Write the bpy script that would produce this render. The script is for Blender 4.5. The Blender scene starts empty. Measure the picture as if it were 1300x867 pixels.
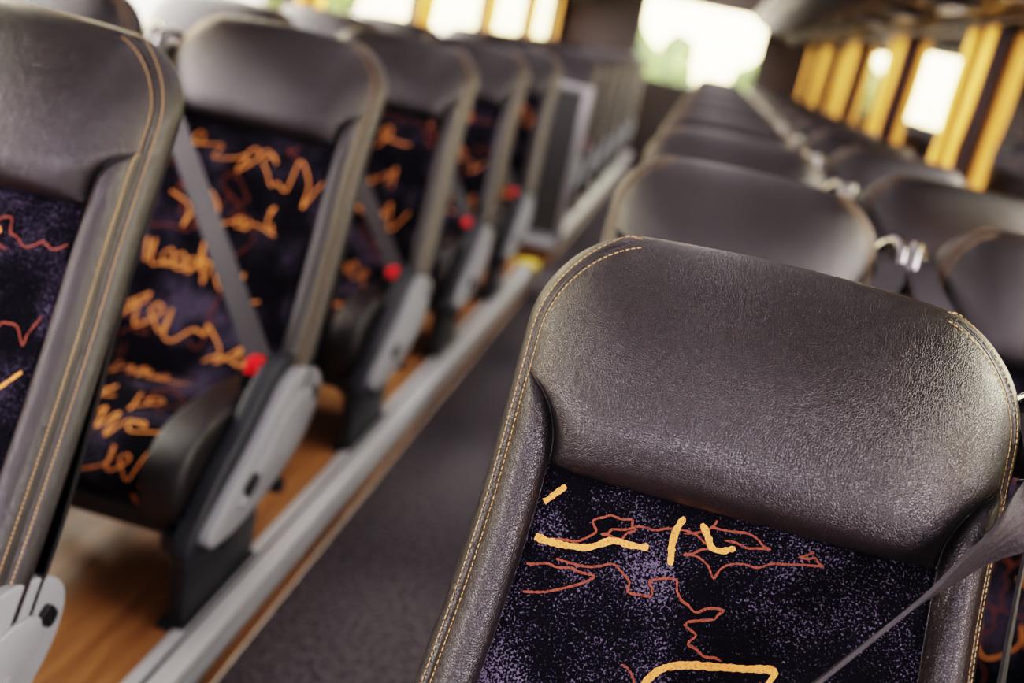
import bpy, bmesh, math, random
from mathutils import Vector, Matrix
random.seed(11)
S=bpy.context.scene
COL=S.collection
# ---------------------------------------------------------------- materials
def mat(name):
    m=bpy.data.materials.new(name); m.use_nodes=True
    nt=m.node_tree; b=nt.nodes['Principled BSDF']
    return m,nt,b
def N(nt,t,**k):
    n=nt.nodes.new(t)
    for a,v in k.items(): setattr(n,a,v)
    return n
def simple(name,col,rough=.5,metal=0,coat=0,noise=0,nscale=40,spec=.5):
    m,nt,b=mat(name)
    b.inputs['Base Color'].default_value=(*col,1); b.inputs['Roughness'].default_value=rough
    b.inputs['Metallic'].default_value=metal; b.inputs['Coat Weight'].default_value=coat
    b.inputs['Specular IOR Level'].default_value=spec
    tc=N(nt,'ShaderNodeTexCoord'); n=N(nt,'ShaderNodeTexNoise'); n.inputs['Scale'].default_value=nscale
    nt.links.new(tc.outputs['Object'],n.inputs['Vector'])
    r=N(nt,'ShaderNodeMapRange'); r.inputs['To Min'].default_value=rough*.85; r.inputs['To Max'].default_value=min(1,rough*1.15)
    nt.links.new(n.outputs['Fac'],r.inputs['Value']); nt.links.new(r.outputs[0],b.inputs['Roughness'])
    if noise:
        bp=N(nt,'ShaderNodeBump'); bp.inputs['Strength'].default_value=noise; bp.inputs['Distance'].default_value=.002
        nt.links.new(n.outputs['Fac'],bp.inputs['Height']); nt.links.new(bp.outputs[0],b.inputs['Normal'])
    return m
def leather():
    m,nt,b=mat('dark_leather')
    tc=N(nt,'ShaderNodeTexCoord')
    n0=N(nt,'ShaderNodeTexNoise'); n0.inputs['Scale'].default_value=9; n0.inputs['Detail'].default_value=4
    cr=N(nt,'ShaderNodeValToRGB'); cr.color_ramp.elements[0].color=(.0125,.0100,.0108,1); cr.color_ramp.elements[1].color=(.019,.0155,.0165,1)
    v=N(nt,'ShaderNodeTexVoronoi'); v.feature='DISTANCE_TO_EDGE'; v.inputs['Scale'].default_value=480
    n2=N(nt,'ShaderNodeTexNoise'); n2.inputs['Scale'].default_value=60; n2.inputs['Detail'].default_value=3
    mp=N(nt,'ShaderNodeMapping'); mp.inputs['Scale'].default_value=(1.5,1,.30); mp.inputs['Rotation'].default_value=(0,.2,0)
    n3=N(nt,'ShaderNodeTexNoise'); n3.inputs['Scale'].default_value=80; n3.inputs['Detail'].default_value=3; n3.inputs['Distortion'].default_value=.8
    for q in (n0,v,n2): nt.links.new(tc.outputs['Object'],q.inputs['Vector'])
    nt.links.new(tc.outputs['Object'],mp.inputs['Vector']); nt.links.new(mp.outputs[0],n3.inputs['Vector'])
    nt.links.new(n0.outputs['Fac'],cr.inputs['Fac']); nt.links.new(cr.outputs[0],b.inputs['Base Color'])
    b1=N(nt,'ShaderNodeBump'); b1.inputs['Strength'].default_value=.38; b1.inputs['Distance'].default_value=.0007
    b2=N(nt,'ShaderNodeBump'); b2.inputs['Strength'].default_value=.20; b2.inputs['Distance'].default_value=.003
    r=N(nt,'ShaderNodeMapRange'); r.inputs['From Max'].default_value=.18
    nt.links.new(v.outputs['Distance'],r.inputs['Value']); nt.links.new(r.outputs[0],b1.inputs['Height'])
    nt.links.new(n3.outputs['Fac'],b2.inputs['Height']); nt.links.new(b2.outputs[0],b1.inputs['Normal'])
    nt.links.new(b1.outputs[0],b.inputs['Normal'])
    rr=N(nt,'ShaderNodeMapRange'); rr.inputs['To Min'].default_value=.29; rr.inputs['To Max'].default_value=.37
    nt.links.new(n2.outputs['Fac'],rr.inputs['Value']); nt.links.new(rr.outputs[0],b.inputs['Roughness'])
    b.inputs['Specular IOR Level'].default_value=.68
    return m
def fabric():
    m,nt,b=mat('moquette_fabric')
    tc=N(nt,'ShaderNodeTexCoord')
    big=N(nt,'ShaderNodeTexNoise'); big.inputs['Scale'].default_value=9; big.inputs['Detail'].default_value=2
    fine=N(nt,'ShaderNodeTexNoise'); fine.inputs['Scale'].default_value=520; fine.inputs['Detail'].default_value=1
    for q in (big,fine): nt.links.new(tc.outputs['Object'],q.inputs['Vector'])
    r1=N(nt,'ShaderNodeMapRange'); r1.inputs['From Min'].default_value=.42; r1.inputs['From Max'].default_value=.68; r1.inputs['To Min'].default_value=-.17; r1.inputs['To Max'].default_value=.08
    nt.links.new(big.outputs['Fac'],r1.inputs['Value'])
    ad=N(nt,'ShaderNodeMath',operation='ADD'); nt.links.new(r1.outputs[0],ad.inputs[0]); nt.links.new(fine.outputs['Fac'],ad.inputs[1])
    cr=N(nt,'ShaderNodeValToRGB'); e=cr.color_ramp.elements
    e[0].position=.50; e[0].color=(.004,.0035,.0065,1); e[1].position=.66; e[1].color=(.125,.108,.16,1)
    nt.links.new(ad.outputs[0],cr.inputs['Fac']); nt.links.new(cr.outputs[0],b.inputs['Base Color'])
    b.inputs['Roughness'].default_value=.95; b.inputs['Specular IOR Level'].default_value=.08
    bp=N(nt,'ShaderNodeBump'); bp.inputs['Strength'].default_value=.4; bp.inputs['Distance'].default_value=.001
    nt.links.new(fine.outputs['Fac'],bp.inputs['Height']); nt.links.new(bp.outputs[0],b.inputs['Normal'])
    return m
def thread(name,col,dark):
    m,nt,b=mat(name)
    tc=N(nt,'ShaderNodeTexCoord'); n=N(nt,'ShaderNodeTexNoise'); n.inputs['Scale'].default_value=500
    nt.links.new(tc.outputs['Object'],n.inputs['Vector'])
    cr=N(nt,'ShaderNodeValToRGB'); e=cr.color_ramp.elements; e[0].position=.3; e[0].color=(*dark,1); e[1].position=.5; e[1].color=(*col,1)
    nt.links.new(n.outputs['Fac'],cr.inputs['Fac']); nt.links.new(cr.outputs[0],b.inputs['Base Color']); b.inputs['Roughness'].default_value=.9
    b.inputs['Specular IOR Level'].default_value=.1
    return m
def wood():
    m,nt,b=mat('wood_laminate')
    tc=N(nt,'ShaderNodeTexCoord'); mp=N(nt,'ShaderNodeMapping'); mp.inputs['Scale'].default_value=(14,1.2,14)
    n=N(nt,'ShaderNodeTexNoise'); n.inputs['Scale'].default_value=3; n.inputs['Detail'].default_value=6; n.inputs['Distortion'].default_value=.6
    nt.links.new(tc.outputs['Object'],mp.inputs['Vector']); nt.links.new(mp.outputs[0],n.inputs['Vector'])
    cr=N(nt,'ShaderNodeValToRGB'); e=cr.color_ramp.elements; e[0].position=.3; e[0].color=(.23,.095,.036,1); e[1].position=.72; e[1].color=(.50,.245,.10,1)
    nt.links.new(n.outputs['Fac'],cr.inputs['Fac']); nt.links.new(cr.outputs[0],b.inputs['Base Color']); b.inputs['Roughness'].default_value=.35
    return m
def carpet():
    m,nt,b=mat('aisle_carpet')
    tc=N(nt,'ShaderNodeTexCoord'); n=N(nt,'ShaderNodeTexNoise'); n.inputs['Scale'].default_value=85; n.inputs['Detail'].default_value=6
    nt.links.new(tc.outputs['Object'],n.inputs['Vector'])
    cr=N(nt,'ShaderNodeValToRGB'); e=cr.color_ramp.elements; e[0].position=.36; e[0].color=(.045,.042,.047,1); e[1].position=.64; e[1].color=(.18,.168,.182,1)
    nt.links.new(n.outputs['Fac'],cr.inputs['Fac']); nt.links.new(cr.outputs[0],b.inputs['Base Color']); b.inputs['Roughness'].default_value=1
    bp=N(nt,'ShaderNodeBump'); bp.inputs['Strength'].default_value=.6; bp.inputs['Distance'].default_value=.004
    nt.links.new(n.outputs['Fac'],bp.inputs['Height']); nt.links.new(bp.outputs[0],b.inputs['Normal'])
    b.inputs['Specular IOR Level'].default_value=.1
    return m
def curtainmat():
    m,nt,b=mat('gold_curtain')
    out=nt.nodes['Material Output']; tr=N(nt,'ShaderNodeBsdfTranslucent'); tr.inputs[0].default_value=(.88,.52,.15,1)
    tc=N(nt,'ShaderNodeTexCoord'); n=N(nt,'ShaderNodeTexNoise'); n.inputs['Scale'].default_value=30
    cr=N(nt,'ShaderNodeValToRGB'); e=cr.color_ramp.elements; e[0].color=(.55,.30,.07,1); e[1].color=(.75,.44,.13,1)
    nt.links.new(tc.outputs['Object'],n.inputs['Vector']); nt.links.new(n.outputs['Fac'],cr.inputs['Fac']); nt.links.new(cr.outputs[0],b.inputs['Base Color'])
    b.inputs['Roughness'].default_value=.8
    mx=N(nt,'ShaderNodeMixShader'); mx.inputs[0].default_value=.7
    nt.links.new(b.outputs[0],mx.inputs[1]); nt.links.new(tr.outputs[0],mx.inputs[2]); nt.links.new(mx.outputs[0],out.inputs[0])
    return m
def glassmat():
    m,nt,b=mat('window_glass')
    out=nt.nodes['Material Output']; t=N(nt,'ShaderNodeBsdfTransparent'); t.inputs[0].default_value=(.96,.97,.95,1)
    g=N(nt,'ShaderNodeBsdfGlossy'); g.inputs['Roughness'].default_value=.02
    fr=N(nt,'ShaderNodeFresnel'); fr.inputs[0].default_value=1.2
    mx=N(nt,'ShaderNodeMixShader'); nt.links.new(fr.outputs[0],mx.inputs[0]); nt.links.new(t.outputs[0],mx.inputs[1]); nt.links.new(g.outputs[0],mx.inputs[2]); nt.links.new(mx.outputs[0],out.inputs[0])
    return m
def leafmat():
    m,nt,b=mat('tree_foliage')
    tc=N(nt,'ShaderNodeTexCoord'); n=N(nt,'ShaderNodeTexNoise'); n.inputs['Scale'].default_value=1.5; n.inputs['Detail'].default_value=6
    cr=N(nt,'ShaderNodeValToRGB'); e=cr.color_ramp.elements; e[0].position=.35; e[0].color=(.03,.055,.02,1); e[1].position=.7; e[1].color=(.15,.20,.05,1)
    nt.links.new(tc.outputs['Object'],n.inputs['Vector']); nt.links.new(n.outputs['Fac'],cr.inputs['Fac']); nt.links.new(cr.outputs[0],b.inputs['Base Color']); b.inputs['Roughness'].default_value=.9
    return m
LEATHER=leather(); FABRIC=fabric()
ORANGE=thread('orange_yarn',(.88,.36,.105),(.48,.18,.055)); RUST=thread('rust_yarn',(.27,.080,.048),(.08,.03,.03))
STITCH=simple('gold_stitch_thread',(.56,.34,.14),.7)
SHELL=simple('black_seat_shell',(.016,.016,.018),.45,noise=.2,nscale=300)
DARKPL=simple('anthracite_plastic',(.022,.025,.032),.42,noise=.15,nscale=300)
GREYPL=simple('light_grey_plastic',(.31,.32,.34),.35,noise=.1,nscale=200)
BLACK=simple('black_plastic',(.008,.008,.01),.35)
RED=simple('red_button_plastic',(.85,.012,.02),.3)
CHROME=simple('chrome_metal',(.42,.41,.41),.2,metal=1)
BELT=simple('seatbelt_webbing',(.036,.033,.036),.55,noise=.5,nscale=500)
STEEL=simple('brushed_aluminium',(.62,.63,.64),.38,metal=.15)
ALUPAINT=simple('grey_trim_paint',(.44,.46,.48),.4,metal=.1)
WOOD=wood(); CARPET=carpet(); CURT=curtainmat(); GLASS=glassmat(); LEAF=leafmat()
WALLM=simple('wall_trim_grey',(.07,.06,.05),.8,noise=.2,nscale=80)
PILLAR=simple('pillar_brown',(.07,.04,.018),.6)
RACKM=simple('rack_charcoal',(.020,.017,.016),.42,spec=.3)
CEILM=simple('ceiling_cream',(.38,.35,.34),.7)
ASPH=simple('asphalt',(.30,.28,.24),.9,noise=.5,nscale=20)
YEL=simple('yellow_step_edge',(.9,.68,.06),.5)
BARK=simple('bark',(.09,.06,.04),.9)
FRAME=simple('panel_frame_silver',(.42,.42,.42),.3,metal=.5)
PANEL=simple('partition_panel_grey',(.07,.07,.07),.3)
LAMP,ntl,bl=mat('led_strip_diffuser'); bl.inputs['Base Color'].default_value=(.9,.88,.9,1); bl.inputs['Emission Color'].default_value=(1,.91,.97,1); bl.inputs['Emission Strength'].default_value=4.6
# ---------------------------------------------------------------- mesh helpers
class MB:
    def __init__(s): s.v=[]; s.f=[]; s.m=[]; s.mats=[]
    def mi(s,mt):
        if mt not in s.mats: s.mats.append(mt)
        return s.mats.index(mt)
    def add(s,vs,fs,mt):
        o=len(s.v); s.v+= [tuple(p) for p in vs]; k=s.mi(mt)
        for f in fs: s.f.append(tuple(i+o for i in f)); s.m.append(k)
    def mesh(s,name,smooth=True,angle=None):
        me=bpy.data.meshes.new(name); me.from_pydata(s.v,[],s.f)
        for mt in s.mats: me.materials.append(mt)
        me.polygons.foreach_set('material_index',s.m)
        me.polygons.foreach_set('use_smooth',[smooth]*len(s.f)); me.update()
        if angle is not None: me.set_sharp_from_angle(angle=math.radians(angle))
        return me
def extrude(mb,pts,a0,a1,mt,axis='x',bev=.0,segs=3):
    bm=bmesh.new()
    def P(p,a): return (a,p[0],p[1]) if axis=='x' else ((p[0],a,p[1]) if axis=='y' else (p[0],p[1],a))
    A=[bm.verts.new(P(p,a0)) for p in pts]; B=[bm.verts.new(P(p,a1)) for p in pts]
    n=len(pts)
    bm.faces.new(A[::-1]); bm.faces.new(B)
    for i in range(n): bm.faces.new((A[i],A[(i+1)%n],B[(i+1)%n],B[i]))
    bmesh.ops.recalc_face_normals(bm,faces=bm.faces)
    if bev>0: bmesh.ops.bevel(bm,geom=list(bm.edges),offset=bev,segments=segs,profile=.5,affect='EDGES',clamp_overlap=True)
    bm.verts.index_update()
    mb.add([v.co[:] for v in bm.verts],[[v.index for v in f.verts] for f in bm.faces],mt); bm.free()
def box(mb,x0,x1,y0,y1,z0,z1,mt,bev=0,segs=2):
    extrude(mb,[(y0,z0),(y1,z0),(y1,z1),(y0,z1)],x0,x1,mt,'x',bev,segs)
def smoothpoly(pts,it=2):
    for _ in range(it):
        q=[]
        for i in range(len(pts)):
            a=pts[i]; b=pts[(i+1)%len(pts)]
            q.append((a[0]*.75+b[0]*.25,a[1]*.75+b[1]*.25)); q.append((a[0]*.25+b[0]*.75,a[1]*.25+b[1]*.75))
        pts=q
    return pts
def catmull(pts,step):
    P=[Vector(p) for p in pts]; P=[P[0]*2-P[1]]+P+[P[-1]*2-P[-2]]; out=[]
    for i in range(1,len(P)-2):
        p0,p1,p2,p3=P[i-1:i+3]; n=max(2,int((p2-p1).length/step))
        for k in range(n):
            t=k/n; out.append(.5*((2*p1)+(p2-p0)*t+(2*p0-5*p1+4*p2-p3)*t*t+(3*p1-p0-3*p2+p3)*t**3))
    out.append(P[-2]); return out
def tube(mb,pts,r,mt,n=12,step=.01):
    C=catmull(pts,step); vs=[]; fs=[]; up=Vector((1,.01,.02))
    for i,p in enumerate(C):
        t=(C[min(i+1,len(C)-1)]-C[max(i-1,0)]).normalized(); a=t.cross(up).normalized(); b=t.cross(a).normalized()
        rr=r*(1 if 0<i<len(C)-1 else .75)
        for k in range(n):
            th=2*math.pi*k/n; vs.append(p+a*math.cos(th)*rr+b*math.sin(th)*rr)
    for i in range(len(C)-1):
        for k in range(n): fs.append((i*n+k,i*n+(k+1)%n,(i+1)*n+(k+1)%n,(i+1)*n+k))
    fs.append(tuple(range(n))[::-1]); fs.append(tuple((len(C)-1)*n+k for k in range(n)))
    mb.add(vs,fs,mt)
def ribbon(mb,pts,sides,w,mt,th=.0012):
    C=catmull(pts,.012); n=len(C); vs=[]; fs=[]
    ns=len(sides)-1; K=16
    for i,p in enumerate(C):
        t=(C[min(i+1,n-1)]-C[max(i-1,0)]).normalized()
        u=i/(n-1)*ns; k=min(int(u),ns-1); s=Vector(sides[k]).lerp(Vector(sides[k+1]),u-k)
        s=(s-t*s.dot(t)).normalized(); nn=t.cross(s)
        for c in range(K+1):
            q=(c/K-.5)*w; vs.append(p+s*q+nn*(th+.0005*math.cos(c/K*2*math.pi*5)))
        for c in range(K+1):
            q=(.5-c/K)*w; vs.append(p+s*q-nn*(th+.0005*math.cos(c/K*2*math.pi*5)))
    M=2*(K+1)
    for i in range(n-1):
        for k in range(M): fs.append((i*M+k,i*M+(k+1)%M,(i+1)*M+(k+1)%M,(i+1)*M+k))
    mb.add(vs,fs,mt)
def obj(name,me,loc=(0,0,0),parent=None,rot=None):
    o=bpy.data.objects.new(name,me); COL.objects.link(o); o.location=loc
    if rot: o.rotation_euler=rot
    if parent: o.parent=parent
    return o
# ---------------------------------------------------------------- seat back surface
ZB,ZS,ZT,RC=.31,.805,1.0,.092
def sm(t): t=max(0,min(1,t)); return t*t*(3-2*t)
def Wd(z): return .231+.026*sm((.80-z)/.40)
def Wo(z):
    w=Wd(z)
    if z>ZT-RC: w=w-RC+math.sqrt(max(0,RC*RC-(z-ZT+RC)**2))
    return w
def XE(z): return Wo(z)-.013
def XB(z):
    inn=Wd(z)-.056; hi=XE(z)-.002
    t=(z-(ZS+.004))/.066
    if t<=0: return inn
    if t>=1: return hi
    return inn+(hi-inn)*(1-math.sqrt(1-t*t))
def YC(z):
    t=max(0,min(1.02,(z-.33)/.67)); return .018-.335*max(0,1-t)**1.12
def sdf(x,z):
    qx=abs(x)-(Wd(z)-RC); qz=z-(ZT-RC)
    return -(min(max(qx,qz),0)+math.hypot(max(qx,0),max(qz,0))-RC)
def rnd(d,R):
    k=1-max(0,min(1,d/R)); return math.sqrt(max(0,1-k*k))
def Ff(x,z):
    d=sdf(x,z); a=abs(x); f=.028*rnd(d,.032)+.016*rnd(d,.08)
    xb=XB(z); xe=XE(z)
    if z>ZS and a<xe+.001:
        p=min(1,(z-ZS)/(ZT-ZS))
        Hp=.046*math.sin(math.pi*p**.72)*max(0,1-(a/max(xe,.01))**3.4)
        Bp=Hp*sm(p/.40)
        if a<xb:
            k=1-math.exp(-(xb-a)/.010)
            f+=Bp+(Hp-Bp)*k+.013*(1-math.exp(-p/.035))*(1-p)**.6*k*max(0,1-(a/xe)**6)
        else: f+=Bp
    if a>=xb-.0005 and a<xe+.0005:
        c=max(0,min(1,(a-xb)/(xe-xb))); f+=.020*min(1,(xe-xb)/.04)*max(0,math.sin(math.pi*c))**.6
    f+=.025*sm((.72-z)/.3)*sm((a-.10)/.10)
    if z<ZS and a<xb: f+=-.010*sm((ZS-z)/.05)*(1-(a/xb)**4)
    f-=.0030*math.exp(-((a-xe)/.0028)**2)*min(1,d/.005)
    if z<ZS+.075: f-=.0045*math.exp(-((a-xb)/.004)**2)*sm((ZS+.075-z)/.03)
    if a<xb: f-=.004*math.exp(-((z-ZS)/.004)**2)
    return f
def Sf(x,z):
    cr=.012*(1-min(1,(x/.2))**2)*sm((z-.82)/.18)
    return Vector((x,YC(z)-Ff(x,z),z+cr))
def Nf(x,z):
    e=.001; a=Sf(x+e,z)-Sf(x-e,z); b=Sf(x,z+e)-Sf(x,z-e)
    return a.cross(b).normalized()
def Bk(x,z):
    d=sdf(x,z); cr=.012*(1-min(1,(x/.2))**2)*sm((z-.82)/.18)
    return Vector((x,YC(z)+.045*rnd(d,.045)+.012*sm(d/.1),z+cr))
def cols(z):
    wo,xe,xb=Wo(z),XE(z),XB(z); h=[]
    na,nb,nc=9,12,30
    for i in range(na): h.append(wo-(wo-xe)*(1-math.cos(math.pi/2*i/na)))
    for i in range(nb): h.append(xe+(xb-xe)*(.5-.5*math.cos(math.pi*i/nb)))
    for i in range(nc): h.append(xb*(1-(i/nc)**1.25))
    return [-x for x in h]+[0]+h[::-1],na+nb
rows=[ZB+(ZS-ZB)*math.sin(math.pi/2*i/90) for i in range(90)]+[ZS+(ZT-ZS)*(.5-.5*math.cos(math.pi*i/70)) for i in range(71)]
FRONT=[];nc_=0
for z in rows:
    c,kb=cols(z); nc_=len(c); FRONT.append([Sf(x,z) for x in c])
BACKG=[]
for z in rows:
    c,_=cols(z); BACKG.append([Bk(x,z) for x in c])
def backrest_base(mb):
    nr=len(rows)
    vs=[p for r in FRONT for p in r]; fl=[];ff=[]
    for i in range(nr-1):
        for j in range(nc_-1):
            f=(i*nc_+j,i*nc_+j+1,(i+1)*nc_+j+1,(i+1)*nc_+j)
            (ff if (rows[i]<ZS-1e-6 and kb<=j<nc_-1-kb) else fl).append(f)
    o=len(mb.v); mb.add(vs,fl,LEATHER)
    k=mb.mi(FABRIC)
    for f in ff: mb.f.append(tuple(i+o for i in f)); mb.m.append(k)
    vs=[p for r in BACKG for p in r]; n=len(vs); fs=[]
    for i in range(nr-1):
        for j in range(nc_-1): fs.append((i*nc_+j,(i+1)*nc_+j,(i+1)*nc_+j+1,i*nc_+j+1))
    o2=len(mb.v); mb.add(vs,fs,SHELL); k=mb.mi(SHELL)
    for j in range(nc_-1): mb.f.append((o+j+1,o+j,o2+j,o2+j+1)); mb.m.append(k)
    vs=[];fs=[]
    for sg in (-1,1):
        for off in (-.0042,.0042):
            pl=[]; 
            for i in range(700):
                t=i/699; z=ZB+.01+(ZT-.0012-ZB-.01)*math.sin(math.pi/2*t); 
                dz=.0008; tx=(XE(min(z+dz,ZT))-XE(z-dz)); L=math.hypot(tx,2*dz); nx,nz=2*dz/L,-tx/L
                pl.append((sg*(XE(z)+off*nx),min(z+off*nz,ZT-.0008)))
            acc=0; nxt=0
            for i in range(1,len(pl)):
                a=Sf(*pl[i-1]); b=Sf(*pl[i]); l=(b-a).length
                if l<1e-7: continue
                while nxt<=acc+l:
                    p=a.lerp(b,(nxt-acc)/l); t=(b-a).normalized(); n=Nf(*pl[i]); s=t.cross(n).normalized()
                    p=p+n*.0003; o=len(vs); hl,hw,hh=.0020,.00065,.0006
                    for (q,w_,h_) in ((-1,-1,0),(-1,1,0),(1,1,0),(1,-1,0),(-.7,-.6,1),(-.7,.6,1),(.7,.6,1),(.7,-.6,1)):
                        vs.append(p+t*hl*q+s*hw*w_+n*hh*h_)
                    for f in ((4,5,6,7),(0,1,5,4),(1,2,6,5),(2,3,7,6),(3,0,4,7)): fs.append(tuple(o+g for g in f))
                    nxt+=.0056
                acc+=l
    mb.add(vs,fs,STITCH)
def stroke(mb,pts,w,mt,surf,nrm,clip=None,off=.0010,step=.0025):
    C=catmull([(p[0],p[1],0) for p in pts],step); n=len(C); vs=[];fs=[];prev=None
    for i,p in enumerate(C):
        if clip and not clip(p.x,p.y): prev=None; continue
        t=(C[min(i+1,n-1)]-C[max(i-1,0)]); t.z=0
        if t.length<1e-9: continue
        t.normalize(); s=Vector((-t.y,t.x,0)); ww=w*.5*(1+random.uniform(-.22,.22)); 
        if i==0 or i==n-1: ww*=.6
        a=p+s*ww*(1+random.uniform(-.1,.1)); b=p-s*ww*(1+random.uniform(-.1,.1)); nn=nrm(p.x,p.y)
        k=len(vs); vs.append(surf(a.x,a.y)+nn*off); vs.append(surf(p.x,p.y)+nn*(off*1.3)); vs.append(surf(b.x,b.y)+nn*off)
        if prev is not None:
            fs.append((prev,prev+1,k+1,k)); fs.append((prev+1,prev+2,k+2,k+1))
        prev=k
    if fs: mb.add(vs,fs,mt)
def clipB(x,z): return ZB+.01<z<ZS-.006 and abs(x)<XB(z)-.006
def squig(x,z,n,st,turn,ang):
    pts=[(x,z)]
    for i in range(n):
        ang+=random.uniform(-turn,turn); l=st*random.uniform(.5,1.4)
        x+=math.cos(ang)*l; z+=math.sin(ang)*l; pts.append((x,z))
        if random.random()<.2: ang+=random.choice((-1,1))*2.2
    return pts
def random_art(mb,surf,nrm,clip,x0,x1,z0,z1,cnt=1.0):
    for i in range(int(6*cnt)):
        stroke(mb,squig(random.uniform(x0,x1),random.uniform(z0,z1),22,.018,1.2,random.uniform(0,6.28)),.0022,RUST,surf,nrm,clip,off=.0008)
    bands=max(2,int(round((z1-z0)/.105)))
    for r in range(bands):
        z=z0+(z1-z0)*(r+.55)/bands+random.uniform(-.02,.02); x=x0-.01+random.uniform(0,.07)
        xe=x1-random.uniform(-.02,.09); drift=random.uniform(-.25,.25); pts=[]; up=random.choice((-1,1))
        while x<xe:
            k=random.random()
            if k<.48:
                h=random.uniform(.010,.040); pts.append((x,z+up*h)); x+=random.uniform(.006,.019); up=-up
            elif k<.72:
                x+=random.uniform(.016,.036); pts.append((x,z+random.uniform(-.014,.014)))
            elif k<.85:
                q=random.uniform(.007,.015)
                pts+=[(x+q,z+q*.8),(x+q*.2,z+q*1.8),(x-q*.9,z+q*.7),(x,z-q*.4)]; x+=q*1.9
            else:
                pts.append((x-.010,z-random.uniform(.012,.030))); x+=.012
            z+=drift*.012
            if random.random()<.06 and len(pts)>4:
                stroke(mb,pts,random.uniform(.0032,.0048),ORANGE,surf,nrm,clip); pts=[]; x+=random.uniform(.006,.03)
        if len(pts)>2: stroke(mb,pts,random.uniform(.0032,.0048),ORANGE,surf,nrm,clip)
    for i in range(int(4*cnt)):
        stroke(mb,squig(random.uniform(x0,x1),random.uniform(z0,z1),6,.018,.9,random.choice((1.5,-1.5,2.2))),.0044,ORANGE,surf,nrm,clip)
BASEMB=MB(); backrest_base(BASEMB)
def clone(mb):
    n=MB(); n.v=list(mb.v); n.f=list(mb.f); n.m=list(mb.m); n.mats=list(mb.mats); return n
def art(px,py):
    a=px-692; b=py-575; det=2026919.
    return (-.174+.97*(1373*a+356*b)/det, ZS-.87*(1371*b-406*a)/det)
mbh=clone(BASEMB)
THICK=[[(716,602),(700,613),(680,628)],[(668,664),(690,675),(715,683),(745,687),(775,680),(800,687),(822,690)],
[(870,646),(860,662),(853,685),(850,714)],[(892,655),(899,672),(904,690),(918,694),(934,690)],
[(790,905),(805,875),(830,848),(860,840),(900,842),(940,845),(978,848),(970,866),(955,900)],[(1000,905),(1030,890),(1060,900)],
[(700,930),(740,915),(760,940),(800,930)],[(900,930),(890,960),(930,990)],[(640,960),(680,990),(720,980)]]
THIN=[[(672,668),(700,674),(728,678),(752,668),(752,652),(775,645),(800,652),(806,668),(785,678),(762,672),(775,664),(810,662),(850,664),(885,672),(905,690),(880,700),(868,702),(890,708),(905,730),(925,715),(960,716),(1000,712),(1042,714),(1036,704),(1012,700),(1034,693)],
[(655,700),(690,704),(720,714),(750,724),(715,738),(658,738)],[(700,700),(740,712),(775,712),(792,728),(795,745),(825,752),(822,735),(858,735),(862,760),(882,775),(916,771),(905,783),(872,785),(868,790),(882,802),(870,815),(890,828),(915,835)],
[(905,660),(935,668),(962,676),(978,690),(950,688),(922,680)],[(785,838),(800,852),(805,880),(790,900)],[(915,650),(900,664),(870,668)],
[(960,860),(975,880),(1010,885),(990,910),(1030,930)],[(700,960),(760,990),(800,960),(850,980),(900,1000)]]
for p in THICK: stroke(mbh,[art(*q) for q in p],.0056,ORANGE,Sf,Nf,clipB)
for p in THIN:
    q2=[]
    for q in p: q2.append(art(q[0]+random.uniform(-2,2),q[1]+random.uniform(-2,2)))
    q3=[]
    for a,b in zip(q2,q2[1:]):
        q3.append(a); q3.append(((a[0]+b[0])/2+random.uniform(-.0022,.0022),(a[1]+b[1])/2+random.uniform(-.0022,.0022)))
    q3.append(q2[-1])
    stroke(mbh,q3,.0020,RUST,Sf,Nf,clipB,off=.0007,step=.0018)
HERO=mbh.mesh('backrest_hero')
BACKS=[]
for k in range(3):
    mb=clone(BASEMB); random_art(mb,Sf,Nf,clipB,-.17,.17,ZB+.06,ZS); BACKS.append(mb.mesh('backrest_%d'%k))
# ---------------------------------------------------------------- cushion
PROF=[(-.60,.205),(-.63,.235),(-.64,.275),(-.615,.318),(-.56,.342),(-.47,.350),(-.38,.345),(-.28,.342),(-.20,.345)]
PC=catmull([(0,a,b) for a,b in PROF],.006)
def Cs(x,s):
    s=max(0,min(1,s)); u=s*(len(PC)-1); k=min(int(u),len(PC)-2); p=PC[k].lerp(PC[k+1],u-k); return Vector((x,p.y,p.z))
def Cn(x,s):
    a=Cs(x,s-.01); b=Cs(x,s+.01); return Vector((1,0,0)).cross(b-a).normalized()
CL=.56
def cushion_mesh():
    mb=MB()
    poly=[(p.y,p.z) for p in PC]+[(-.20,.205)]
    extrude(mb,poly,-.128,.128,FABRIC,'x')
    for sg in (-1,1):
        q=[(-.60,.185),(-.655,.225),(-.672,.285),(-.650,.352),(-.58,.386),(-.45,.392),(-.30,.378),(-.19,.37),(-.19,.19)]
        q=smoothpoly(q,1)
        extrude(mb,q,sg*.122,sg*.198,LEATHER,'x',bev=.020,segs=5)
    surf=lambda x,v:Cs(x,v/CL); nrm=lambda x,v:Cn(x,v/CL)
    random_art(mb,surf,nrm,lambda x,v:abs(x)<.124 and .03<v<CL-.02,-.125,.125,.03,CL-.03,.8)
    extrude(mb,[(-.60,.165),(-.20,.165),(-.20,.205),(-.60,.205)],-.18,.18,SHELL,'x',bev=.006)
    return mb.mesh('cushion',angle=35)
CUSH=[cushion_mesh() for _ in range(2)]
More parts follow.
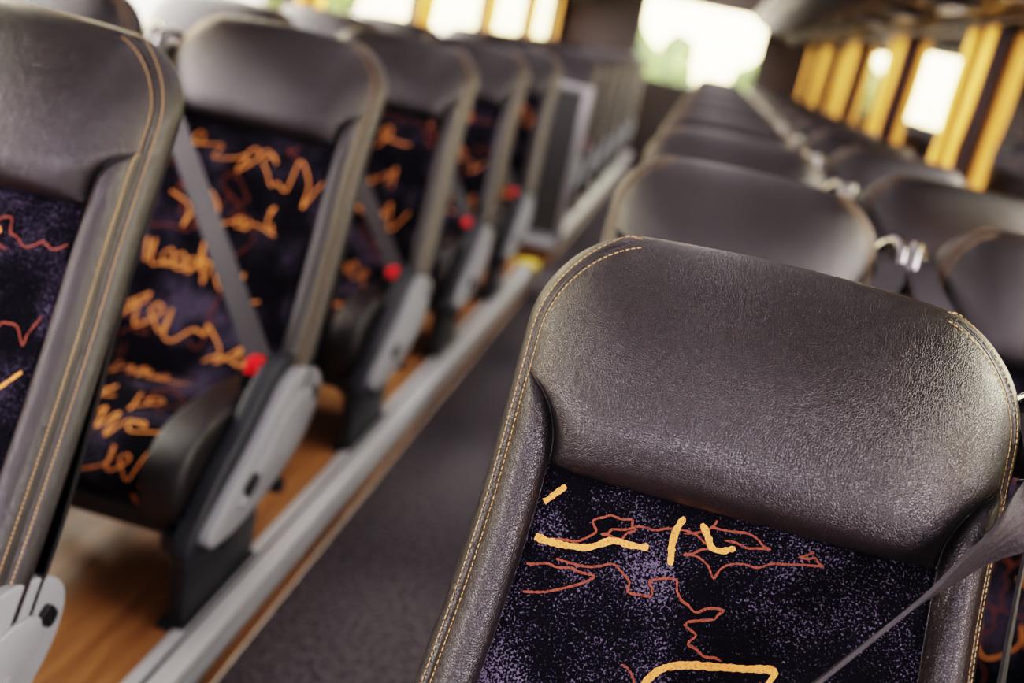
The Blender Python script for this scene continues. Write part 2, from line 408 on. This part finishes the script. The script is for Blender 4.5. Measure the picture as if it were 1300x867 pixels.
def under_mesh(s,cover):
    mb=MB()
    for yy in (-.54,-.30): tube(mb,[(-.235,yy,.150),(0,yy,.150),(.235,yy,.150)],.017,SHELL)
    if cover:
        leg=[(-.62,0),(-.345,0),(-.335,.19),(-.63,.19)]
        a,b=sorted((s*.175,s*.205)); extrude(mb,leg,a,b,DARKPL,'x',bev=.004)
        a,b=sorted((s*.160,s*.215)); extrude(mb,[(-.63,0),(-.335,0),(-.335,.012),(-.63,.012)],a,b,DARKPL,'x',bev=.003)
        a,b=sorted((s*.165,s*.212)); extrude(mb,[(-.65,.165),(-.31,.165),(-.28,.205),(-.66,.205)],a,b,DARKPL,'x',bev=.006)
    else:
        a,b=sorted((-s*.02,-s*.05)); 
        extrude(mb,[(-.58,0),(-.32,0),(-.35,.16),(-.52,.16)],a,b,DARKPL,'x',bev=.004)
    return mb.mesh('seat_base',angle=35)
def armrest_mesh(s):
    mb=MB()
    leaf=[(-.675,.215),(-.61,.262),(-.51,.322),(-.44,.382),(-.385,.420),(-.32,.425),(-.245,.398),(-.215,.355),(-.245,.285),(-.34,.228),(-.50,.190),(-.63,.190)]
    dark=[(-.70,.205),(-.62,.295),(-.52,.362),(-.45,.425),(-.385,.455),(-.33,.452),(-.25,.40),(-.23,.32),(-.26,.25),(-.40,.18),(-.55,.155),(-.68,.165)]
    a,b=sorted((s*.202,s*.236)); extrude(mb,smoothpoly(dark,2),a,b,DARKPL,'x',bev=.008)
    a,b=sorted((s*.230,s*.256)); extrude(mb,smoothpoly(leaf,2),a,b,GREYPL,'x',bev=.010,segs=4)
    inner=[(-.59,.232),(-.47,.302),(-.40,.365),(-.30,.380),(-.26,.34),(-.34,.262),(-.48,.215)]
    a,b=sorted((s*.250,s*.262)); extrude(mb,smoothpoly(inner,2),a,b,GREYPL,'x',bev=.004)
    def pill(cy,cz,l,h,ang,x0,x1,mt):
        pts=[]
        for i in range(24):
            t=2*math.pi*i/24; u=l*math.copysign(abs(math.cos(t))**.6,math.cos(t)); v=h*math.copysign(abs(math.sin(t))**.8,math.sin(t))
            pts.append((cy+u*math.cos(ang)-v*math.sin(ang),cz+u*math.sin(ang)+v*math.cos(ang)))
        a,b=sorted((s*x0,s*x1)); extrude(mb,pts,a,b,mt,'x',bev=.0015)
    pill(-.525,.265,.024,.012,.5,.256,.266,BLACK); pill(-.525,.265,.012,.005,.5,.264,.269,DARKPL)
    pill(-.262,.350,.016,.012,-.9,.252,.263,BLACK)
    pill(-.37,.290,.045,.008,.5,.256,.2645,GREYPL)
    return mb.mesh('armrest',angle=40)
GX=.256
def belt_mesh(s,hero=False):
    mb=MB(); i=-s
    A=Vector((i*.240,Sf(.2,.885).y-.018,.892)); B=Vector((s*.186,-.385,.44))
    pts=[(i*GX,.03,.925),(i*.250,-.035,.925)]
    n=7
    for k in range(n+1):
        p=A.lerp(B,k/n); 
        zc=max(ZB,min(.99,p.z)); xx=max(-.22,min(.22,p.x))
        p.y=min(p.y,min(Sf(xx,zc+dz_).y for dz_ in (-.02,0,.02))-.010)
        pts.append(tuple(p))
    if hero: sd=[(1,0,.1),(1,.15,.4),(.85,.45,.5),(.60,.8,.15),(.40,.9,-.22),(.32,.9,-.36),(.3,.9,-.42),(.4,.9,-.3),(.7,.6,.2),(1,.1,.3)]
    else: sd=[(1,0,0),(1,0,.3),(1,0,.3),(1,.1,.3),(1,0,.3),(1,.1,.3),(1,.1,0)]
    ribbon(mb,pts,sd,.046,BELT)
    if not hero: ribbon(mb,[(i*GX,.03,.925),(i*GX,.04,.82),(i*GX,-.06,.62),(i*GX,-.17,.44),(i*.24,-.2,.34)],[(.3,1,0),(.5,1,0),(.2,1,0)],.040,BELT)
    else: ribbon(mb,[(i*GX,.04,.925),(i*GX,.07,.82),(i*GX,.02,.62),(i*GX,-.06,.44),(i*.24,-.12,.30)],[(1,.2,0),(1,.3,0),(1,.2,0)],.040,BELT)
    bx=s*.186
    extrude(mb,[(-.425,.37),(-.345,.37),(-.350,.430),(-.415,.430)],bx-.019,bx+.019,BLACK,'x',bev=.007,segs=3)
    extrude(mb,[(-.422,.418),(-.378,.418),(-.378,.446),(-.414,.446)],bx-.014,bx+.014,RED,'x',bev=.006,segs=3)
    return mb.mesh('seatbelt',angle=50)
def guide_mesh(s):
    mb=MB(); i=-s
    x=i*GX
    tube(mb,[(i*.228,.04,.895),(i*.242,.035,.93),(x,.01,.950),(x+i*.008,-.025,.942),(x+i*.008,-.045,.905),(x,-.05,.885),(i*.238,-.04,.875)],.0095,CHROME)
    box(mb,x-.022,x+.022,.02,.055,.86,.900,BLACK,bev=.008)
    return mb.mesh('belt_guide',angle=50)
UND={(s,c):under_mesh(s,c) for s in (-1,1) for c in (0,1)}
ARM={s:armrest_mesh(s) for s in (-1,1)}
BEL={s:belt_mesh(s) for s in (-1,1)}; HBEL=belt_mesh(-1,True)
GUI={s:guide_mesh(s) for s in (-1,1)}
cnt=[0]
def seat(x,y,z,s,cover,hero=False):
    e=bpy.data.objects.new('coach_seat',None); COL.objects.link(e); e.location=(x,y,z); e.empty_display_size=.1
    k=cnt[0]; cnt[0]+=1
    obj('backrest',HERO if hero else BACKS[k%3],parent=e)
    obj('cushion',CUSH[(k//2)%2],parent=e)
    obj('seat_base',UND[(s,cover)],parent=e)
    if cover: obj('armrest',ARM[s],parent=e)
    obj('seatbelt',HBEL if hero else BEL[s],parent=e)
    obj('belt_guide',GUI[s],parent=e)
ZL,ZR=.13,.071
XA_R,XW_R=.121,.672
XA_L,XW_L=-.855,-1.405
for i in range(12):
    y=.93+.83*i
    seat(XA_R,y,ZR,-1,1,hero=(i==0)); seat(XW_R,y,ZR,1,0)
LY=[1.17+.83*i for i in range(5)]+[6.15+.83*i for i in range(6)]
for y in LY:
    seat(XA_L,y,ZL,1,1); seat(XW_L,y,ZL,-1,0)
# ---------------------------------------------------------------- bus body
XL,XR,Y0,Y1=-1.69,.955,-1.9,11.0
SILL,TOP,ROOF=.84,1.59,1.96
def single(name,fn,angle=35):
    mb=MB(); fn(mb); return obj(name,mb.mesh(name,smooth=True,angle=angle))
single('floor',lambda m:box(m,-.60,-.08,Y0,Y1,-.05,0,CARPET))
e_=.002
single('platform_left',lambda m:(box(m,XL+e_,-.602,Y0+e_,4.75,0,ZL,WOOD),box(m,XL+e_,-.602,5.28,Y1-e_,0,ZL,WOOD)))
single('stairwell_floor',lambda m:box(m,XL+e_,-.602,4.752,5.278,-.05,.0,CARPET))
single('platform_right',lambda m:box(m,-.078,XR-e_,Y0+e_,Y1-e_,0,ZR,WOOD))
def trimL(y0,y1):
    def f(m):
        extrude(m,[(-.662,ZL),(-.662,ZL+.008),(-.650,ZL+.011),(-.600,ZL+.011),(-.592,ZL+.006),(-.592,ZL-.022),(-.600,ZL-.022),(-.600,ZL)],y0,y1,STEEL,'y')
        box(m,-.634,-.628,y0,y1,ZL+.008,ZL+.0125,DARKPL); 
        box(m,-.600,-.586,y0,y1,ZL-.050,ZL-.028,ALUPAINT,bev=.003)
    return f
single('trim_1',trimL(Y0,4.70)); single('trim_2',trimL(5.30,Y1-.02))
single('trim_3',lambda m:(box(m,-1.6,-.60,5.255,5.30,ZL-.03,ZL+.012,STEEL,bev=.004)))
single('trim_4',lambda m:(box(m,-.665,-.575,4.64,4.76,ZL-.04,ZL+.014,YEL,bev=.004),box(m,-1.6,-.665,4.72,4.76,ZL-.02,ZL+.006,YEL,bev=.003)))
single('trim_5',lambda m:extrude(m,[(-.04,ZR),(-.04,ZR+.01),(-.10,ZR+.01),(-.10,ZR-.03),(-.08,ZR-.03),(-.08,ZR)],Y0,Y1-.02,STEEL,'y'))
PILL=[-1.15,.60,2.35,4.10,5.85,7.60,9.35]
def sidewall(x,o):
    def f(m):
        a,b=sorted((x,x+o*.09))
        box(m,a,b,Y0,Y1,-.05,SILL,WALLM); box(m,a,b,Y0,Y1,TOP,ROOF,WALLM)
        for p in PILL: box(m,a,b,p-.05,p+.05,SILL,TOP,PILLAR,bev=.01)
        box(m,a,b,Y0,Y0+.15,SILL,TOP,PILLAR); box(m,a,b,Y1-.2,Y1,SILL,TOP,PILLAR)
        a2,b2=sorted((x-o*.020,x)); box(m,a2,b2,Y0,Y1,SILL-.05,SILL-.0,DARKPL,bev=.006)
    return f
single('wall_left',sidewall(XL,-1)); single('wall_right',sidewall(XR,1))
edges=[Y0+.15]+PILL+[Y1-.2]
wn=1
def window(y0,y1,x,o):
    global wn
    mb=MB(); xm=x+o*.05
    for (a,b,c,d) in ((y0,y1,SILL,SILL+.02),(y0,y1,TOP-.02,TOP),(y0,y0+.02,SILL+.02,TOP-.02),(y1-.02,y1,SILL+.02,TOP-.02)):
        box(mb,xm-.012,xm+.012,a,b,c,d,BLACK)
    mb.add([(xm,y0+.02,SILL+.02),(xm,y1-.02,SILL+.02),(xm,y1-.02,TOP-.02),(xm,y0+.02,TOP-.02)],[(0,1,2,3)],GLASS)
    obj('window_%d'%wn,mb.mesh('window',smooth=False)); wn+=1
def portal(loc,sx,sy,rot):
    l=bpy.data.lights.new('portal','AREA'); l.shape='RECTANGLE'; l.size=sx; l.size_y=sy; l.cycles.is_portal=True
    o=bpy.data.objects.new('window_light_portal',l); COL.objects.link(o); o.location=loc; o.rotation_euler=rot
def curtain(x,o,y0,y1):
    mb=MB(); n=44; vs=[];fs=[]; nz=10
    for k in range(nz+1):
        z=TOP-.03-(TOP-SILL-.04)*k/nz
        pin=1-.25*math.exp(-((k/nz-.62)/.12)**2)
        for i in range(n+1):
            u=i/n; y=y0+(y1-y0)*u*pin
            vs.append((x-o*(.012+.012*math.sin(u*math.pi*7+.3*math.sin(k))),y,z))
    for k in range(nz):
        for i in range(n): fs.append((k*(n+1)+i,k*(n+1)+i+1,(k+1)*(n+1)+i+1,(k+1)*(n+1)+i))
    mb.add(vs,fs,CURT)
    obj('window_curtain',mb.mesh('window_curtain'))
for (x,o) in ((XL,-1),(XR,1)):
    for k in range(len(edges)-1):
        a=edges[k]+(.05 if k else 0); b=edges[k+1]-(.05 if k<len(edges)-2 else 0)
        window(a,b,x,o)
        portal((x+o*.10,(a+b)/2,(SILL+TOP)/2),TOP-SILL,(b-a),(0,math.radians(90) if o>0 else math.radians(-90),0))
        w=.13
        if b-a>1:
            curtain(x,o,a-.04,a+w); curtain(x,o,b+.04,b-w)
    def rail(m,x=x,o=o): tube(m,[(x-o*.012,Y0+.1,TOP-.015),(x-o*.012,4,TOP-.015),(x-o*.012,Y1-.1,TOP-.015)],.006,CHROME,step=2)
    single('curtain_rail',rail)
RX0,RX1,RZ0,RZ1=-.80,.45,.93,1.74
def rear(m):
    box(m,XL,XR,Y1,Y1+.1,-.05,RZ0,WALLM); box(m,XL,XR,Y1,Y1+.1,RZ1,ROOF,CEILM)
    box(m,XL,RX0,Y1,Y1+.1,RZ0,RZ1,WALLM); box(m,RX1,XR,Y1,Y1+.1,RZ0,RZ1,WALLM)
single('wall_back',rear)
mb=MB(); mb.add([(RX0,Y1+.05,RZ0),(RX1,Y1+.05,RZ0),(RX1,Y1+.05,RZ1),(RX0,Y1+.05,RZ1)],[(0,1,2,3)],GLASS)
obj('window_%d'%wn,mb.mesh('rear_window',smooth=False)); wn+=1
portal(((RX0+RX1)/2,Y1+.12,(RZ0+RZ1)/2),RX1-RX0,RZ1-RZ0,(math.radians(-90),0,0))
FX0,FX1,FZ0,FZ1=-1.55,.82,1.36,1.90
def front(m):
    box(m,XL,XR,Y0-.1,Y0,-.05,FZ0,WALLM); box(m,XL,XR,Y0-.1,Y0,FZ1,ROOF,CEILM)
    box(m,XL,FX0,Y0-.1,Y0,FZ0,FZ1,PILLAR); box(m,FX1,XR,Y0-.1,Y0,FZ0,FZ1,PILLAR)
single('wall_front',front)
single('dashboard',lambda m:box(m,XL+.05,XR-.05,Y0+.005,Y0+.4,ZL+.001,1.1,DARKPL,bev=.05))
mb=MB(); mb.add([(FX0,Y0-.05,FZ0),(FX1,Y0-.05,FZ0),(FX1,Y0-.05,FZ1),(FX0,Y0-.05,FZ1)],[(0,1,2,3)],GLASS)
obj('window_%d'%wn,mb.mesh('windscreen',smooth=False))
portal(((FX0+FX1)/2,Y0-.12,(FZ0+FZ1)/2),FX1-FX0,FZ1-FZ0,(math.radians(90),0,0))
single('ceiling',lambda m:box(m,XL-.09,XR+.09,Y0-.1,Y1+.1,ROOF,ROOF+.06,CEILM))
def rack(x,o):
    def f(m):
        P=[(0,TOP),(-.12,TOP-.005),(-.40,TOP+.015),(-.56,TOP+.06),(-.64,TOP+.11),(-.66,TOP+.16),(-.62,TOP+.23),(-.58,TOP+.27),(-.50,ROOF-.002),(0,ROOF-.002)]
        extrude(m,[(x+o*a,b) for a,b in P],Y0+.6,Y1-.01,RACKM,'y',bev=.004)
        tube(m,[(x-o*.665,Y0+.6,TOP+.13),(x-o*.665,4,TOP+.13),(x-o*.665,Y1-.02,TOP+.13)],.010,CHROME,step=2)
        y=.4
        while y<Y1-.3:
            extrude(m,smoothpoly([(x-o*.14,y-.16),(x-o*.32,y-.16),(x-o*.32,y+.16),(x-o*.14,y+.16)],2),TOP-.022,TOP+.01,RACKM,'z',bev=.004)
            for dy in (-.10,-.02,.06,.12):
                r=.026 if dy<.1 else .014
                c=(x-o*.23,y+dy)
                ring=[(c[0]+r*math.cos(t*math.pi/8),c[1]+r*math.sin(t*math.pi/8)) for t in range(16)]
                extrude(m,ring,TOP-.034,TOP-.02,CHROME,'z',bev=.005)
            y+=.83
    return f
single('luggage_rack',rack(XL,-1)); single('luggage_rack',rack(XR,1))
for xx in (-.78,.06):
    e=single('ceiling_light_strip',lambda m:(box(m,xx-.06,xx+.06,Y0+.8,Y1-.4,ROOF-.018,ROOF-.001,LAMP,bev=.004)))
def part(m):
    y=5.34; z0=ZL; z1=.985
    box(m,-1.60,-.585,y-.012,y+.012,z0+.03,z1-.03,PANEL)
    for x in (-.585,-1.60): box(m,x-.02,x+.02,y-.022,y+.022,z0,z1,FRAME,bev=.01)
    box(m,-1.60,-.585,y-.022,y+.022,z1-.04,z1,FRAME,bev=.012)
    box(m,-1.60,-.585,y-.018,y+.018,z0+.001,z0+.04,FRAME,bev=.006)
    box(m,-.597,-.575,y,y+.12,z0+.03,z1-.06,PANEL,bev=.005)
single('stairwell_partition',part)
# ---------------------------------------------------------------- outside
single('ground',lambda m:box(m,-60,60,-40,90,-1.0,-.9,ASPH))
def tree(x,y,h):
    mb=MB(); tube(mb,[(0,0,0),(.1,0,h*.3),(0,.1,h*.6)],.18,BARK,step=.5)
    rs=random.Random(int(x*7+y*13))
    for k in range(9):
        c=Vector((rs.uniform(-1.6,1.6),rs.uniform(-1.6,1.6),h*rs.uniform(.35,.85))); r=rs.uniform(.8,1.3)
        bm=bmesh.new(); bmesh.ops.create_icosphere(bm,subdivisions=3,radius=r)
        for v in bm.verts: v.co=v.co*(1+rs.uniform(-.13,.13))+c
        mb.add([v.co[:] for v in bm.verts],[[v.index for v in f.verts] for f in bm.faces],LEAF); bm.free()
    obj('tree',mb.mesh('tree',smooth=False),(x,y,-.9))
for (x,y,h) in ((14,16,2.6),(16,30,3),(15,42,3.2),(-14,18,3),(-15,34,3.4),(-6,60,4),(4,64,3.2),(6,9,2.3),(-3,52,2.6),(5.5,14,2.2),(6,20,2.4),(5.5,6,2.2),(6,26,2.6),(8,34,3)):
    tree(x,y,h)
# ---------------------------------------------------------------- world
w=bpy.data.worlds.new('sky'); S.world=w; w.use_nodes=True; nt=w.node_tree
bg=nt.nodes['Background']; tc=N(nt,'ShaderNodeTexCoord'); sp=N(nt,'ShaderNodeSeparateXYZ'); nt.links.new(tc.outputs['Generated'],sp.inputs[0])
mr=N(nt,'ShaderNodeMapRange'); mr.inputs['From Min'].default_value=-1; mr.inputs['From Max'].default_value=1; nt.links.new(sp.outputs['Z'],mr.inputs['Value'])
cr=N(nt,'ShaderNodeValToRGB'); e=cr.color_ramp.elements
e[0].position=.45; e[0].color=(.30,.25,.18,1); e[1].position=.5; e[1].color=(1,.80,.42,1)
q=e.new(.60); q.color=(1,.90,.68,1); q=e.new(1); q.color=(.95,.92,.95,1)
my=N(nt,'ShaderNodeMapRange'); my.inputs['From Min'].default_value=.25; my.inputs['From Max'].default_value=-.7; nt.links.new(sp.outputs['Y'],my.inputs['Value'])
mx=N(nt,'ShaderNodeMixRGB'); mx.inputs['Color2'].default_value=(.98,.86,1.0,1)
nt.links.new(my.outputs[0],mx.inputs['Fac']); nt.links.new(cr.outputs[0],mx.inputs['Color1'])
nt.links.new(mr.outputs[0],cr.inputs['Fac']); nt.links.new(mx.outputs[0],bg.inputs['Color']); bg.inputs['Strength'].default_value=13.0
# ---------------------------------------------------------------- camera
f=1250.
Yv=Vector((255,358,-f)).normalized(); rho=math.radians(12)
U=255*math.sin(rho)+358*math.cos(rho)
Zv=Vector((math.sin(rho),math.cos(rho),U/f)).normalized(); Xv=Yv.cross(Zv)
R=Matrix((Xv,Yv,Zv)).to_4x4()
cam=bpy.data.cameras.new('camera'); co=bpy.data.objects.new('camera',cam); COL.objects.link(co)
co.matrix_world=Matrix.Translation((0,0,1.25))@R
cam.lens=36*f/1300; cam.sensor_width=36; cam.clip_start=.02; cam.clip_end=300
cam.dof.use_dof=True; cam.dof.focus_distance=.88; cam.dof.aperture_fstop=2.2
S.camera=co
S.view_settings.view_transform='Filmic'
S.view_settings.look='High Contrast'
S.view_settings.exposure=-.12
